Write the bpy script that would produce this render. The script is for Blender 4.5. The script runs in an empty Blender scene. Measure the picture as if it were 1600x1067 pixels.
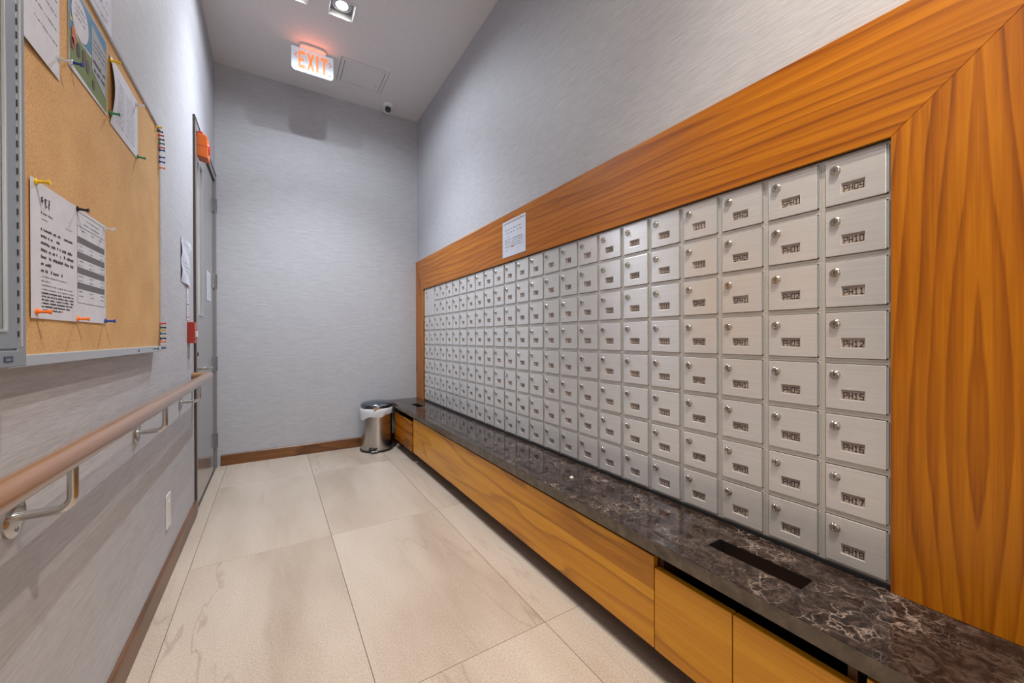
import bpy, bmesh, math, random
from mathutils import Vector, Matrix
random.seed(7)
PI = math.pi
SC = bpy.context.scene
COL = SC.collection

# ------------------------------------------------------------------ camera, world, lights, exposure
EYE = 0.9915
th, pt, ro, FPX = .5531, -.0036, -.0024, 605.134
F = Vector((math.sin(th)*math.cos(pt), math.cos(th)*math.cos(pt), math.sin(pt)))
R = Vector((math.cos(th), -math.sin(th), 0)); U = R.cross(F)
R2 = R*math.cos(ro)+U*math.sin(ro); U2 = -R*math.sin(ro)+U*math.cos(ro)
cd = bpy.data.cameras.new('camera'); cam = bpy.data.objects.new('camera', cd); COL.objects.link(cam)
m = Matrix((R2, U2, -F)).transposed().to_4x4(); m.translation = (0, 0, EYE)
cam.matrix_world = m
cd.sensor_width = 36; cd.lens = FPX*36/1600; cd.shift_y = -3.53/1600; cd.clip_start = .02
SC.camera = cam
w = bpy.data.worlds.new('world'); SC.world = w; w.use_nodes = True
w.node_tree.nodes['Background'].inputs[0].default_value = (1, .93, .86, 1)
w.node_tree.nodes['Background'].inputs[1].default_value = .6
SC.view_settings.view_transform = 'Standard'; SC.view_settings.look = 'None'
SC.view_settings.exposure = -0.2; SC.view_settings.gamma = 1
SC.view_settings.use_curve_mapping = False
CEIL = 3.125; XL = -.377; XR = 1.22; YB = 3.754; YF = -4.0
COOL = (.86, .92, 1.0); WARM = (1.0, .87, .73)
# downlights of the room: x, y, power, colour
LAMPS = [(.39, 2.722, 78, COOL), (.12, 2.722, 62, COOL), (.66, 0.0, 98, WARM), (.39, 0.0, 56, WARM),
         (.12, -2.72, 50, WARM), (.66, -2.72, 50, WARM)]
def spot(x, y, p, c, z=CEIL+.012):
    """one lamp: a wide weak spill and a narrower strong beam"""
    for nm, deg, bl, k in (('downlight_spill', 168, .6, .46), ('downlight_beam', 104, 1., 2.0)):
        l = bpy.data.lights.new(nm, 'SPOT'); l.energy = p*k; l.color = c
        l.spot_size = math.radians(deg); l.spot_blend = bl; l.shadow_soft_size = .013
        o = bpy.data.objects.new(nm, l); COL.objects.link(o); o.location = (x, y, z)
for a in LAMPS: spot(*a)
# light of the lobby that comes in through the open end of the room behind the camera
la = bpy.data.lights.new('lobby_light', 'AREA'); la.shape = 'RECTANGLE'; la.size = 1.3; la.size_y = 1.6
la.energy = 22; la.color = (1, .93, .87)
lo = bpy.data.objects.new('lobby_light', la); COL.objects.link(lo); lo.location = (.42, YF+.3, 1.9)
lo.rotation_euler = (math.radians(90), 0, 0)

# ------------------------------------------------------------------ helpers
class M:
    def __init__(s): s.v = []; s.f = []; s.mi = []; s.cur = 0
    def add(s, vs, fs):
        n = len(s.v); s.v += [tuple(a) for a in vs]
        for f in fs: s.f.append([i+n for i in f]); s.mi.append(s.cur)
        return s
    def box(s, x0, x1, y0, y1, z0, z1):
        v = [(x, y, z) for x in (x0, x1) for y in (y0, y1) for z in (z0, z1)]
        return s.add(v, [(0, 1, 3, 2), (4, 6, 7, 5), (0, 4, 5, 1), (2, 3, 7, 6), (0, 2, 6, 4), (1, 5, 7, 3)])
    def quad(s, a, b, c, d): return s.add([a, b, c, d], [(0, 1, 2, 3)])
    def lathe(s, o, ax, prof, n=20, cap=True):
        o = Vector(o); ax = Vector(ax).normalized()
        t = ax.orthogonal().normalized(); b = ax.cross(t)
        vs = []; fs = []
        for (h, r) in prof:
            for i in range(n):
                a = 2*PI*i/n; vs.append(o+ax*h+(t*math.cos(a)+b*math.sin(a))*r)
        for k in range(len(prof)-1):
            for i in range(n):
                j = (i+1) % n; fs.append((k*n+i, k*n+j, (k+1)*n+j, (k+1)*n+i))
        if cap: fs.append(tuple(range(n))[::-1]); fs.append(tuple(range((len(prof)-1)*n, len(prof)*n)))
        return s.add(vs, fs)
    def cyl(s, a, b, r, n=16):
        a = Vector(a); b = Vector(b); return s.lathe(a, b-a, [(0, r), ((b-a).length, r)], n)
    def tube(s, pts, r, n=14):
        pts = [Vector(p) for p in pts]; vs = []; fs = []
        t0 = (pts[1]-pts[0]).normalized(); nn = t0.orthogonal().normalized()
        for k, p in enumerate(pts):
            t = (pts[min(k+1, len(pts)-1)]-pts[max(k-1, 0)]).normalized()
            nn = (nn-t*nn.dot(t)).normalized(); b = t.cross(nn)
            for i in range(n):
                a = 2*PI*i/n; vs.append(p+(nn*math.cos(a)+b*math.sin(a))*r)
        for k in range(len(pts)-1):
            for i in range(n):
                j = (i+1) % n; fs.append((k*n+i, k*n+j, (k+1)*n+j, (k+1)*n+i))
        fs.append(tuple(range(n))[::-1]); fs.append(tuple(range((len(pts)-1)*n, len(pts)*n)))
        return s.add(vs, fs)
    def prism(s, poly, off):
        """poly: list of 3D points, extruded by vector off"""
        off = Vector(off); n = len(poly); p = [Vector(a) for a in poly]
        vs = p+[a+off for a in p]
        fs = [tuple(range(n))[::-1], tuple(range(n, 2*n))]+[(i, (i+1) % n, n+(i+1) % n, n+i) for i in range(n)]
        return s.add(vs, fs)
    def plate(s, ax, lo, hi, us, vs_, holes):
        """slab normal to axis ax between lo..hi with rectangular through holes (u0,u1,v0,v1)"""
        U_ = sorted(set(list(us)+[h[0] for h in holes]+[h[1] for h in holes]))
        V_ = sorted(set(list(vs_)+[h[2] for h in holes]+[h[3] for h in holes]))
        def P(a, u, v): return {'x': (a, u, v), 'y': (u, a, v), 'z': (u, v, a)}[ax]
        idx = {}; vs = []; fs = []
        def vid(a, i, j):
            k = (a, i, j)
            if k not in idx: idx[k] = len(vs); vs.append(P((lo, hi)[a], U_[i], V_[j]))
            return idx[k]
        def solid(i, j):
            if i < 0 or j < 0 or i >= len(U_)-1 or j >= len(V_)-1: return False
            cu = (U_[i]+U_[i+1])/2; cv = (V_[j]+V_[j+1])/2
            return not any(h[0] < cu < h[1] and h[2] < cv < h[3] for h in holes)
        for i in range(len(U_)-1):
            for j in range(len(V_)-1):
                if not solid(i, j): continue
                for a in (0, 1): fs.append((vid(a, i, j), vid(a, i+1, j), vid(a, i+1, j+1), vid(a, i, j+1)))
                if not solid(i-1, j): fs.append((vid(0, i, j), vid(1, i, j), vid(1, i, j+1), vid(0, i, j+1)))
                if not solid(i+1, j): fs.append((vid(0, i+1, j), vid(1, i+1, j), vid(1, i+1, j+1), vid(0, i+1, j+1)))
                if not solid(i, j-1): fs.append((vid(0, i, j), vid(1, i, j), vid(1, i+1, j), vid(0, i+1, j)))
                if not solid(i, j+1): fs.append((vid(0, i, j+1), vid(1, i, j+1), vid(1, i+1, j+1), vid(0, i+1, j+1)))
        return s.add(vs, fs)
WP = {}   # world position of things
def wpos(o): return WP.get(o.name, Vector((0, 0, 0))) if o else Vector((0, 0, 0))
def mesh(name, mb, mats, smooth=False, recalc=True):
    me = bpy.data.meshes.new(name); me.from_pydata(mb.v, [], mb.f)
    if not isinstance(mats, (list, tuple)): mats = [mats]
    for a in mats: me.materials.append(a)
    for p, i in zip(me.polygons, mb.mi): p.material_index = i; p.use_smooth = bool(smooth)
    if recalc:
        b = bmesh.new(); b.from_mesh(me); bmesh.ops.recalc_face_normals(b, faces=b.faces); b.to_mesh(me); b.free()
    if smooth and smooth is not True:
        try: me.set_sharp_from_angle(angle=math.radians(smooth))
        except Exception: pass
    return me
def obj(name, mb, mats, parent=None, smooth=False, bevel=0, kind=None, label=None, cat=None, group=None, origin=None, seg=2, recalc=True):
    if origin is None:
        if parent is not None: origin = wpos(parent)
        elif kind == 'structure': origin = Vector((0, 0, 0))
        else:
            xs, ys, zs = zip(*mb.v); origin = Vector(((min(xs)+max(xs))/2, (min(ys)+max(ys))/2, min(zs)))
    origin = Vector(origin)
    mb.v = [tuple(Vector(a)-origin) for a in mb.v]
    o = bpy.data.objects.new(name, mesh(name, mb, mats, smooth, recalc)); COL.objects.link(o)
    o.location = origin-wpos(parent); WP[o.name] = origin
    if parent: o.parent = parent
    if bevel:
        b = o.modifiers.new('bevel', 'BEVEL'); b.width = bevel; b.segments = seg; b.limit_method = 'ANGLE'; b.angle_limit = .6
        b.harden_normals = False
    if name in ('print', 'dark_print', 'grey_print', 'red_print', 'handwriting', 'badge_print', 'lettering', 'hinge_slots', 'grey_bars'): kind = 'stuff'
    if kind: o['kind'] = kind
    if label: o['label'] = label
    if cat: o['category'] = cat
    if group: o['group'] = group
    return o
def thing(name, loc, label, cat, group=None):
    o = bpy.data.objects.new(name, None); COL.objects.link(o); o.location = loc; o.empty_display_size = .05
    o['label'] = label; o['category'] = cat
    if group: o['group'] = group
    WP[o.name] = Vector(loc)
    return o

# ------------------------------------------------------------------ materials
class NT:
    def __init__(s, name):
        s.m = bpy.data.materials.new(name); s.m.use_nodes = True; s.t = s.m.node_tree
        s.b = s.t.nodes['Principled BSDF']; s.l = s.t.links
    def n(s, typ, **k):
        a = s.t.nodes.new(typ)
        for q, v in k.items(): setattr(a, q, v)
        return a
    def set(s, **k):
        for q, v in k.items():
            q = {'rough': 'Roughness', 'metal': 'Metallic', 'color': 'Base Color', 'spec': 'Specular IOR Level', 'emit': 'Emission Color',
                 'emitS': 'Emission Strength', 'coat': 'Coat Weight', 'coatr': 'Coat Roughness', 'trans': 'Transmission Weight', 'aniso': 'Anisotropic', 'alpha': 'Alpha', 'ior': 'IOR', 'sheen': 'Sheen Weight'}[q]
            if isinstance(v, tuple) and len(v) == 3: v = (*v, 1)
            s.b.inputs[q].default_value = v
        return s
    def pos(s, scale=(1, 1, 1), loc=(0, 0, 0), obj_=False, rot=(0, 0, 0)):
        g = s.n('ShaderNodeTexCoord').outputs['Object'] if obj_ else s.n('ShaderNodeNewGeometry').outputs['Position']
        mp = s.n('ShaderNodeMapping'); mp.inputs['Scale'].default_value = scale; mp.inputs['Location'].default_value = loc; mp.inputs['Rotation'].default_value = rot
        s.l.new(g, mp.inputs[0]); return mp.outputs[0]
    def noise(s, vec, scale=1, detail=4, rough=.55, dist=0):
        a = s.n('ShaderNodeTexNoise'); a.inputs['Scale'].default_value = scale; a.inputs['Detail'].default_value = detail
        a.inputs['Roughness'].default_value = rough; a.inputs['Distortion'].default_value = dist
        s.l.new(vec, a.inputs['Vector']); return a.outputs[0]
    def ramp(s, fac, stops, interp='LINEAR'):
        r = s.n('ShaderNodeValToRGB'); r.color_ramp.interpolation = interp
        e = r.color_ramp.elements
        while len(e) < len(stops): e.new(.5)
        for k, (p, c) in enumerate(stops):
            e[k].position = p; e[k].color = (*c, 1) if isinstance(c, tuple) else (c, c, c, 1)
        s.l.new(fac, r.inputs[0]); return r.outputs[0]
    def math(s, op, a, b=None, c=None):
        q = s.n('ShaderNodeMath', operation=op)
        for i, v in enumerate((a, b, c)):
            if v is None: continue
            if isinstance(v, (int, float)): q.inputs[i].default_value = v
            else: s.l.new(v, q.inputs[i])
        return q.outputs[0]
    def mix(s, fac, a, b, mode='MIX'):
        q = s.n('ShaderNodeMix', data_type='RGBA', blend_type=mode)
        for i, v in ((0, fac), (6, a), (7, b)):
            if isinstance(v, (int, float)): q.inputs[i].default_value = v if i == 0 else (v, v, v, 1)
            elif isinstance(v, tuple): q.inputs[i].default_value = (*v, 1)
            else: s.l.new(v, q.inputs[i])
        return q.outputs[2]
    def bump(s, h, strength=.2, dist=.001):
        b = s.n('ShaderNodeBump'); b.inputs['Strength'].default_value = strength; b.inputs['Distance'].default_value = dist
        s.l.new(h, b.inputs['Height']); s.l.new(b.outputs[0], s.b.inputs['Normal']); return s
    def col(s, c): s.l.new(c, s.b.inputs['Base Color']); return s
def plain(name, c, rough=.5, metal=0, **k):
    return NT(name).set(color=c, rough=rough, metal=metal, **k).m

def wallpaper(name, axis, c0, c1):
    t = NT(name)
    sc = {'y': (60, 11.0, 170), 'x': (11.0, 60, 170)}[axis]
    f1 = t.noise(t.pos(sc), 1, 5, .6)
    sc2 = {'y': (1, 26, 420), 'x': (26, 1, 420)}[axis]
    f2 = t.noise(t.pos(sc2, (3, 1, 2)), 1, 3, .5)
    f = t.math('ADD', t.math('MULTIPLY', f1, .6), t.math('MULTIPLY', f2, .4))
    t.col(t.ramp(f, [(.34, c0), (.66, c1)]))
    t.set(rough=.62, spec=.3); t.bump(f, .5, .0014); return t.m
WALL_C = ((.375, .378, .405), (.50, .502, .53))
wp_y = wallpaper('grasscloth_wall_along_y', 'y', *WALL_C)
wp_x = wallpaper('grasscloth_wall_along_x', 'x', *WALL_C)
t = NT('ceiling_paint'); t.set(rough=.7, spec=.2); t.col(t.ramp(t.noise(t.pos(), 40, 3), [(.3, (.68, .66, .665)), (.7, (.71, .69, .695))])); ceil_m = t.m

def wood(name, axis, cols, rings=9., ls=(3.2, .55), seed=0., mirror=None, rough=.3, coat=.12, fine=1., lin=5., rw=.26):
    """veneer; axis = grain direction; the two other axes are across the grain"""
    t = NT(name)
    g = t.n('ShaderNodeNewGeometry').outputs['Position']
    sep = t.n('ShaderNodeSeparateXYZ'); t.l.new(g, sep.inputs[0])
    X, Y, Z = sep.outputs
    if mirror is not None: Y = t.math('ABSOLUTE', t.math('SUBTRACT', Y, mirror))
    al, ac = {'y': (Y, Z), 'z': (Z, Y), 'x': (X, Z)}[axis]
    def vec(sa, sl, off=0.):
        c = t.n('ShaderNodeCombineXYZ')
        t.l.new(t.math('MULTIPLY', ac, sa), c.inputs[0]); t.l.new(t.math('MULTIPLY', al, sl), c.inputs[1])
        c.inputs[2].default_value = seed+off; return c.outputs[0]
    big = t.noise(vec(*ls), 1, 2, .45)
    r = t.math('ADD', t.math('MULTIPLY', big, rings), t.math('MULTIPLY', ac, lin))
    r = t.math('ADD', r, t.math('MULTIPLY', t.noise(vec(40, 3, 1), 1, 3), .35))
    ring = t.math('FRACT', r)
    ring = t.ramp(ring, [(0, 0.15), (.6, .4), (.9, .95), (1, .15)])
    med = t.noise(vec(42, 1.0, 2), 1, 4, .6)
    fin = t.noise(vec(210, 4, 3), 1, 3, .65)
    f = t.math('ADD', t.math('MULTIPLY', ring, rw), t.math('ADD', t.math('MULTIPLY', med, .40), t.math('MULTIPLY', fin, .28*fine)))
    t.col(t.ramp(f, [(.24, cols[2]), (.46, cols[1]), (.68, cols[0])]))
    t.set(rough=rough, spec=.4, coat=coat, coatr=.18); t.bump(fin, .12, .0005); return t.m
WC = ((.10, .022, .0008), (.35, .100, .0012), (.56, .20, .003))
w_top = wood('walnut_veneer_along_y', 'y', WC, rings=7, ls=(4., .5), lin=26., rw=.20, seed=1.3, rough=.36)
w_stile = wood('walnut_veneer_bookmatched', 'z', WC, rings=9, ls=(3.4, .5), lin=34., rw=.20, seed=4.2, mirror=.17, rough=.36)
w_left = wood('walnut_veneer_upright', 'z', WC, seed=2.2, rough=.36)
WD = ((.30, .095, .004), (.58, .235, .008), (.74, .35, .016))
w_low = wood('walnut_veneer_low_panel', 'y', WD, rings=8, ls=(5., .6), seed=7.7, rough=.33)
w_low2 = wood('walnut_veneer_drawer', 'y', WD, rings=5, ls=(3., .5), seed=9.1, rough=.33)
w_low3 = wood('walnut_veneer_far_drawer', 'y', WC, rings=6, seed=12.1, rough=.33)
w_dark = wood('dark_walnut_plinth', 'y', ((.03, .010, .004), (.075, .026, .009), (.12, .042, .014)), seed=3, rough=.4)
w_base = wood('walnut_skirting_along_x', 'x', ((.05, .018, .006), (.15, .055, .014), (.27, .11, .03)), rings=4, ls=(9, 1.2), seed=5, rough=.4)
w_basey = wood('walnut_skirting_along_y', 'y', ((.05, .022, .01), (.13, .06, .03), (.22, .11, .06)), rings=4, ls=(9, 1.2), seed=6, rough=.4)
w_rail = wood('oak_handrail', 'y', ((.09, .036, .012), (.21, .095, .034), (.30, .15, .06)), rings=3, ls=(14, .5), seed=8, rough=.3, coat=1.)

# floor tile
t = NT('travertine_tile')
oi = t.n('ShaderNodeObjectInfo')
v0 = t.pos((1, 1, 1)); va = t.n('ShaderNodeVectorMath', operation='ADD'); t.l.new(v0, va.inputs[0])
cx = t.n('ShaderNodeCombineXYZ'); t.l.new(t.math('MULTIPLY', oi.outputs['Random'], 13.), cx.inputs[0]); t.l.new(t.math('MULTIPLY', oi.outputs['Random'], 31.), cx.inputs[1])
t.l.new(cx.outputs[0], va.inputs[1]); P0 = va.outputs[0]
def mapv(t, v, scale, rot=(0, 0, 0)):
    mp = t.n('ShaderNodeMapping'); mp.inputs['Scale'].default_value = scale; mp.inputs['Rotation'].default_value = rot; t.l.new(v, mp.inputs[0]); return mp.outputs[0]
base = t.noise(mapv(t, P0, (3.2, .8, 1), (0, 0, .35)), 1, 4, .55, .3)
spk = t.noise(P0, 190, 3, .65)
vein = t.noise(mapv(t, P0, (4.5, .75, 1), (0, 0, .3)), 1, 3.5, .6, .5)
ve = t.math('ABSOLUTE', t.math('SUBTRACT', vein, .5))
vm = t.ramp(ve, [(0, 1.), (.005, .7), (.016, 0.)])
msk = t.ramp(t.noise(mapv(t, P0, (2., .7, 1)), 1, 2), [(.45, 0.), (.62, 1.)])
c = t.ramp(base, [(.3, (.36, .285, .222)), (.5, (.455, .38, .31)), (.7, (.51, .44, .37))])
c = t.mix(t.math('MULTIPLY', vm, t.math('MULTIPLY', msk, .5)), c, (.28, .21, .15))
c = t.mix(.34, c, t.ramp(spk, [(.35, .25), (.65, .75)]), 'OVERLAY')
t.col(c); t.set(rough=.34, spec=.4); t.bump(spk, .08, .0006); tile_m = t.m
grout_m = plain('grout', (.10, .085, .07), .9)

# marble worktop
t = NT('brown_marble')
P0 = t.pos()
base = t.noise(P0, 30, 6, .7, 1.2)
c = t.ramp(base, [(.32, (.006, .005, .006)), (.48, (.024, .015, .012)), (.60, (.055, .037, .030)), (.76, (.105, .082, .070))])
wv = t.n('ShaderNodeVectorMath', operation='ADD'); t.l.new(P0, wv.inputs[0])
nc = t.n('ShaderNodeTexNoise'); nc.inputs['Scale'].default_value = 16; nc.inputs['Detail'].default_value = 5; t.l.new(P0, nc.inputs['Vector'])
sv = t.n('ShaderNodeVectorMath', operation='SCALE'); t.l.new(nc.outputs[1], sv.inputs[0]); sv.inputs['Scale'].default_value = .085
t.l.new(sv.outputs[0], wv.inputs[1])
vo = t.n('ShaderNodeTexVoronoi', feature='DISTANCE_TO_EDGE'); vo.inputs['Scale'].default_value = 22; t.l.new(wv.outputs[0], vo.inputs['Vector'])
vm = t.ramp(vo.outputs[0], [(0, 1.), (.018, .4), (.045, 0.)])
msk = t.ramp(t.noise(P0, 8, 3, .6), [(.50, 0.), (.64, 1.)])
vo2 = t.n('ShaderNodeTexVoronoi', feature='DISTANCE_TO_EDGE'); vo2.inputs['Scale'].default_value = 60; t.l.new(wv.outputs[0], vo2.inputs['Vector'])
vm2 = t.ramp(vo2.outputs[0], [(0, .5), (.05, .0)])
vs = t.math('MAXIMUM', t.math('MULTIPLY', vm, msk), t.math('MULTIPLY', vm2, t.ramp(t.noise(P0, 11, 2), [(.45, 0.), (.7, 1.)])))
t.col(t.mix(t.math('MULTIPLY', vs, .66), c, (.42, .34, .29))); t.set(rough=.09, spec=.25); marble_m = t.m
t = NT('marble_edge')
c = t.ramp(t.noise(t.pos(), 22, 6, .7, .6), [(.3, (.045, .034, .024)), (.55, (.11, .085, .06)), (.8, (.19, .15, .11))])
t.col(c); t.set(rough=.22, spec=.5); marble_e = t.m

# brushed aluminium of the letterboxes (brushed along y)
def brushed(name, c0, c1, rough, aniso, sc=(6, 4, 900), metal=1.):
    t = NT(name); f = t.noise(t.pos(sc), 1, 4, .7)
    t.col(t.ramp(f, [(.3, c0), (.7, c1)])); t.set(rough=rough, metal=metal, aniso=aniso)
    cx_ = t.n('ShaderNodeCombineXYZ'); cx_.inputs[2].default_value = 1.
    t.l.new(cx_.outputs[0], t.b.inputs['Tangent'])
    t.bump(f, .10, .0003); return t.m
alu_door = brushed('brushed_aluminium_door', (.74, .735, .73), (.92, .915, .905), .24, .9, metal=.58)
alu_frame = brushed('aluminium_divider', (.66, .64, .60), (.75, .72, .68), .35, .3, metal=.5)
steel = plain('polished_steel', (.62, .61, .60), .16, 1.)
steel_b = plain('stainless_bracket', (.55, .54, .52), .2, 1.)
hinge_m = plain('hinge_steel', (.22, .25, .28), .38, .9)
galv_m = plain('galvanised_hinge', (.44, .48, .50), .4, .6)
lock_m = plain('nickel_lock', (.55, .52, .47), .22, 1.)
dark_b = plain('slot_shade_black', (.006, .005, .005), .5)  # near-black colour paints in the shade inside the worktop slots
dark_m = plain('black_void', (.008, .008, .01), .6)
ink_m = plain('black_ink', (.012, .010, .010), .7)
ink_g = plain('grey_print', (.14, .14, .15), .8)
plate_m = NT('label_strip'); plate_m.col(plate_m.ramp(plate_m.noise(plate_m.pos(), 30, 2), [(.3, (.32, .26, .23)), (.7, (.42, .35, .31))])); plate_m.set(rough=.5); plate_m = plate_m.m
alu_case = plain('anodised_aluminium_case', (.30, .345, .40), .42, .55)
alu_trim = plain('pale_aluminium_trim', (.55, .59, .64), .35, .6)
alu_lite = plain('bright_aluminium_edge', (.62, .64, .66), .3, .8)
t = NT('cork'); a1 = t.noise(t.pos(), 210, 4, .7); a2 = t.noise(t.pos(), 9, 3, .6)
cc = t.mix(.45, t.ramp(a1, [(.3, (.36, .20, .08)), (.52, (.60, .37, .17)), (.75, (.78, .54, .28))]), t.ramp(a2, [(.3, (.50, .295, .13)), (.7, (.68, .44, .21))]))
t.col(cc); t.set(rough=.85, spec=.15); t.bump(a1, .3, .001); cork_m = t.m
t = NT('paper'); t.col(t.ramp(t.noise(t.pos(), 25, 3), [(.3, (.56, .585, .67)), (.7, (.62, .645, .73))])); t.set(rough=.75, spec=.2); paper_m = t.m
t = NT('door_paint'); t.col(t.ramp(t.noise(t.pos((30, 30, 6)), 1, 3), [(.3, (.195, .185, .185)), (.7, (.215, .205, .205))])); t.set(rough=.22, spec=.6, coat=.5, coatr=.08); door_m = t.m
jamb_m = plain('door_frame_paint', (.20, .185, .18), .35)
jamb_d = plain('dark_bronze_edge', (.06, .045, .04), .4)
glass_m = NT('glass').set(color=(.9, .95, .95), rough=.02, trans=1., ior=1.45).m
white_p = plain('white_plastic', (.68, .68, .68), .4)
black_p = plain('black_plastic', (.012, .012, .014), .3)
orange_p = NT('orange_plastic').set(color=(.62, .12, .01), rough=.35).m
red_p = plain('red_plastic', (.42, .028, .010), .4)
bag_m = NT('white_bin_liner').set(color=(.72, .74, .77), rough=.35, trans=.12).m
t = NT('brushed_bin_steel'); f = t.noise(t.pos((900, 900, 5), obj_=True), 1, 3, .6); t.col(t.ramp(f, [(.3, (.46, .44, .42)), (.7, (.56, .54, .52))])); t.set(rough=.24, metal=1.); bin_m = t.m
lamp_e = NT('lamp_glow').set(color=(1, 1, 1), emit=(1, .98, .95), emitS=14.).m
exit_e = NT('exit_letter_glow').set(color=(.9, .2, .08), emit=(1., .20, .055), emitS=1.15).m
exit_arrow = NT('exit_arrow_pale').set(color=(.85, .45, .38), emit=(1., .3, .2), emitS=.25).m
t = NT('exit_face'); t.set(color=(.60, .68, .74), rough=.3, emit=(.72, .86, 1.0), emitS=.28); exit_f = t.m

# ------------------------------------------------------------------ the room
fl = obj('floor', M().box(XL-.1, XR+.2, YF, YB+.1, -.06, -.004), grout_m, kind='structure')
jx = [XL+.002, -.309, .2466, .804, XR]
jy = [-3.11, -2.07, -1.02, .033, 1.088, 2.135, 3.197, YB-.001]
g = .0016
for i in range(len(jx)-1):
    for j in range(len(jy)-1):
        obj('floor_tile', M().box(jx[i]+g/2, jx[i+1]-g/2, jy[j]+g/2, jy[j+1]-g/2, -.012, 0), tile_m, parent=fl, bevel=.0008, seg=1)
obj('wall_left', M().plate('x', XL-.12, XL, [YF, YB], [-.05, CEIL], [(2.835, 3.695, -.05, 2.19)]), wp_y, kind='structure')
obj('wall_back', M().box(XL-.12, XR+.2, YB, YB+.12, -.05, CEIL), wp_x, kind='structure')
MB_Y0, PIT, MB_T, ROW = .301, .135, 1.4475, .129
NC = 24; MB_Y1 = MB_Y0+NC*PIT; MB_B = MB_T-8*ROW
obj('wall_right', M().plate('x', XR, XR+.2, [YF, YB], [-.05, CEIL], [(MB_Y0-.003, MB_Y1+.003, MB_B-.003, MB_T+.003)]), wp_y, kind='structure')
obj('wall_behind_letterboxes', M().box(XR+.2, XR+.22, MB_Y0-.1, MB_Y1+.1, .2, 1.6), dark_m, kind='structure').name = 'wall_recess'
FX = .073
fix = [(x, y) for x, y, _, _ in LAMPS]
holes = [(x-FX, x+FX, y-FX, y+FX) for x, y in fix]
PX0, PX1, PY0, PY1 = .452, .81, 3.172, 3.500
obj('ceiling', M().plate('z', CEIL, CEIL+.1, [XL-.12, XR+.2], [YF, YB+.12], holes+[(PX0, PX1, PY0, PY1)]), ceil_m, kind='structure')
# skirtings
def skirting(name, pts, off, mat):
    return obj(name, M().prism(pts, off), mat, kind='structure', bevel=.002)
skirting('baseboard_left', [(XL, YF, 0), (XL+.012, YF, 0), (XL+.012, YF, .078), (XL+.006, YF, .085), (XL, YF, .085)], (0, 2.785-YF, 0), w_basey)
skirting('baseboard_back', [(XL+.03, YB, 0), (XL+.03, YB-.012, 0), (XL+.03, YB-.012, .080), (XL+.03, YB-.006, .087), (XL+.03, YB, .087)], (1.37, 0, 0), w_base)

# ------------------------------------------------------------------ steel door on the left
dr = obj('door_1', M().plate('x', XL-.045, XL-.003, [2.845, 3.685], [.008, 2.185], [(2.99, 3.125, 1.13, 2.06)]), door_m, kind='structure', bevel=.0015)
obj('glazing_bead', M().plate('x', XL-.048, XL+.003, [2.990, 3.124], [1.130, 2.060], [(2.997, 3.119, 1.137, 2.053)]), alu_lite, parent=dr, bevel=.001)
obj('glass_pane', M().box(XL-.028, XL-.022, 2.99, 3.125, 1.13, 2.06), glass_m, parent=dr)
fr = obj('trim_1', M().plate('x', XL-.11, XL+.008, [2.787, 3.745], [0, 2.24], [(2.840, 3.690, -.01, 2.19)]), jamb_m, kind='structure', bevel=.002)
obj('frame_edge_strip', M().box(XL, XL+.011, 2.777, 2.787, .085, 2.245).box(XL, XL+.011, 2.777, 3.745, 2.24, 2.246), jamb_d, parent=fr)  # thin dark brown strip along the near and top edges of the frame
obj('corridor_beyond_door', M().box(XL-1.2, XL-1.15, 2.2, 4.4, 0, 2.6), wp_y, kind='structure').name = 'wall_corridor'
for k, z in enumerate((2.0, 1.425, .80, .215)):
    h = M(); h.box(XL-.002, XL+.0035, 3.655, 3.74, z-.052, z+.052)
    for q in range(5): h.cyl((XL+.011, 3.697, z-.055+q*.022), (XL+.011, 3.697, z-.055+q*.022+.0205), .0065, 12)
    obj('hinge', h, plain('dark_steel', (.26, .27, .29), .3, .9), parent=dr, smooth=40)
lv = M(); lv.lathe((XL-.003, 2.905, .815), (1, 0, 0), [(0, .026), (.007, .026), (.009, .022), (.009, .011), (.045, .010)], 18)
hd = obj('door_handle', lv, steel_b, parent=dr, smooth=40)
obj('lever', M().tube([(XL+.04, 2.905, .815), (XL+.052, 2.912, .815), (XL+.055, 2.93, .815), (XL+.055, 2.97, .814), (XL+.052, 3.03, .812)], .0085, 12), steel_b, parent=hd, smooth=40)
obj('latch_edge', M().box(XL-.004, XL+.002, 2.846, 2.862, .76, .90), dark_m, parent=dr)
obj('keyhole', M().lathe((XL-.003, 2.905, .90), (1, 0, 0), [(0, .012), (.006, .012), (.008, .008)], 14), black_p, parent=dr)

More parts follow.
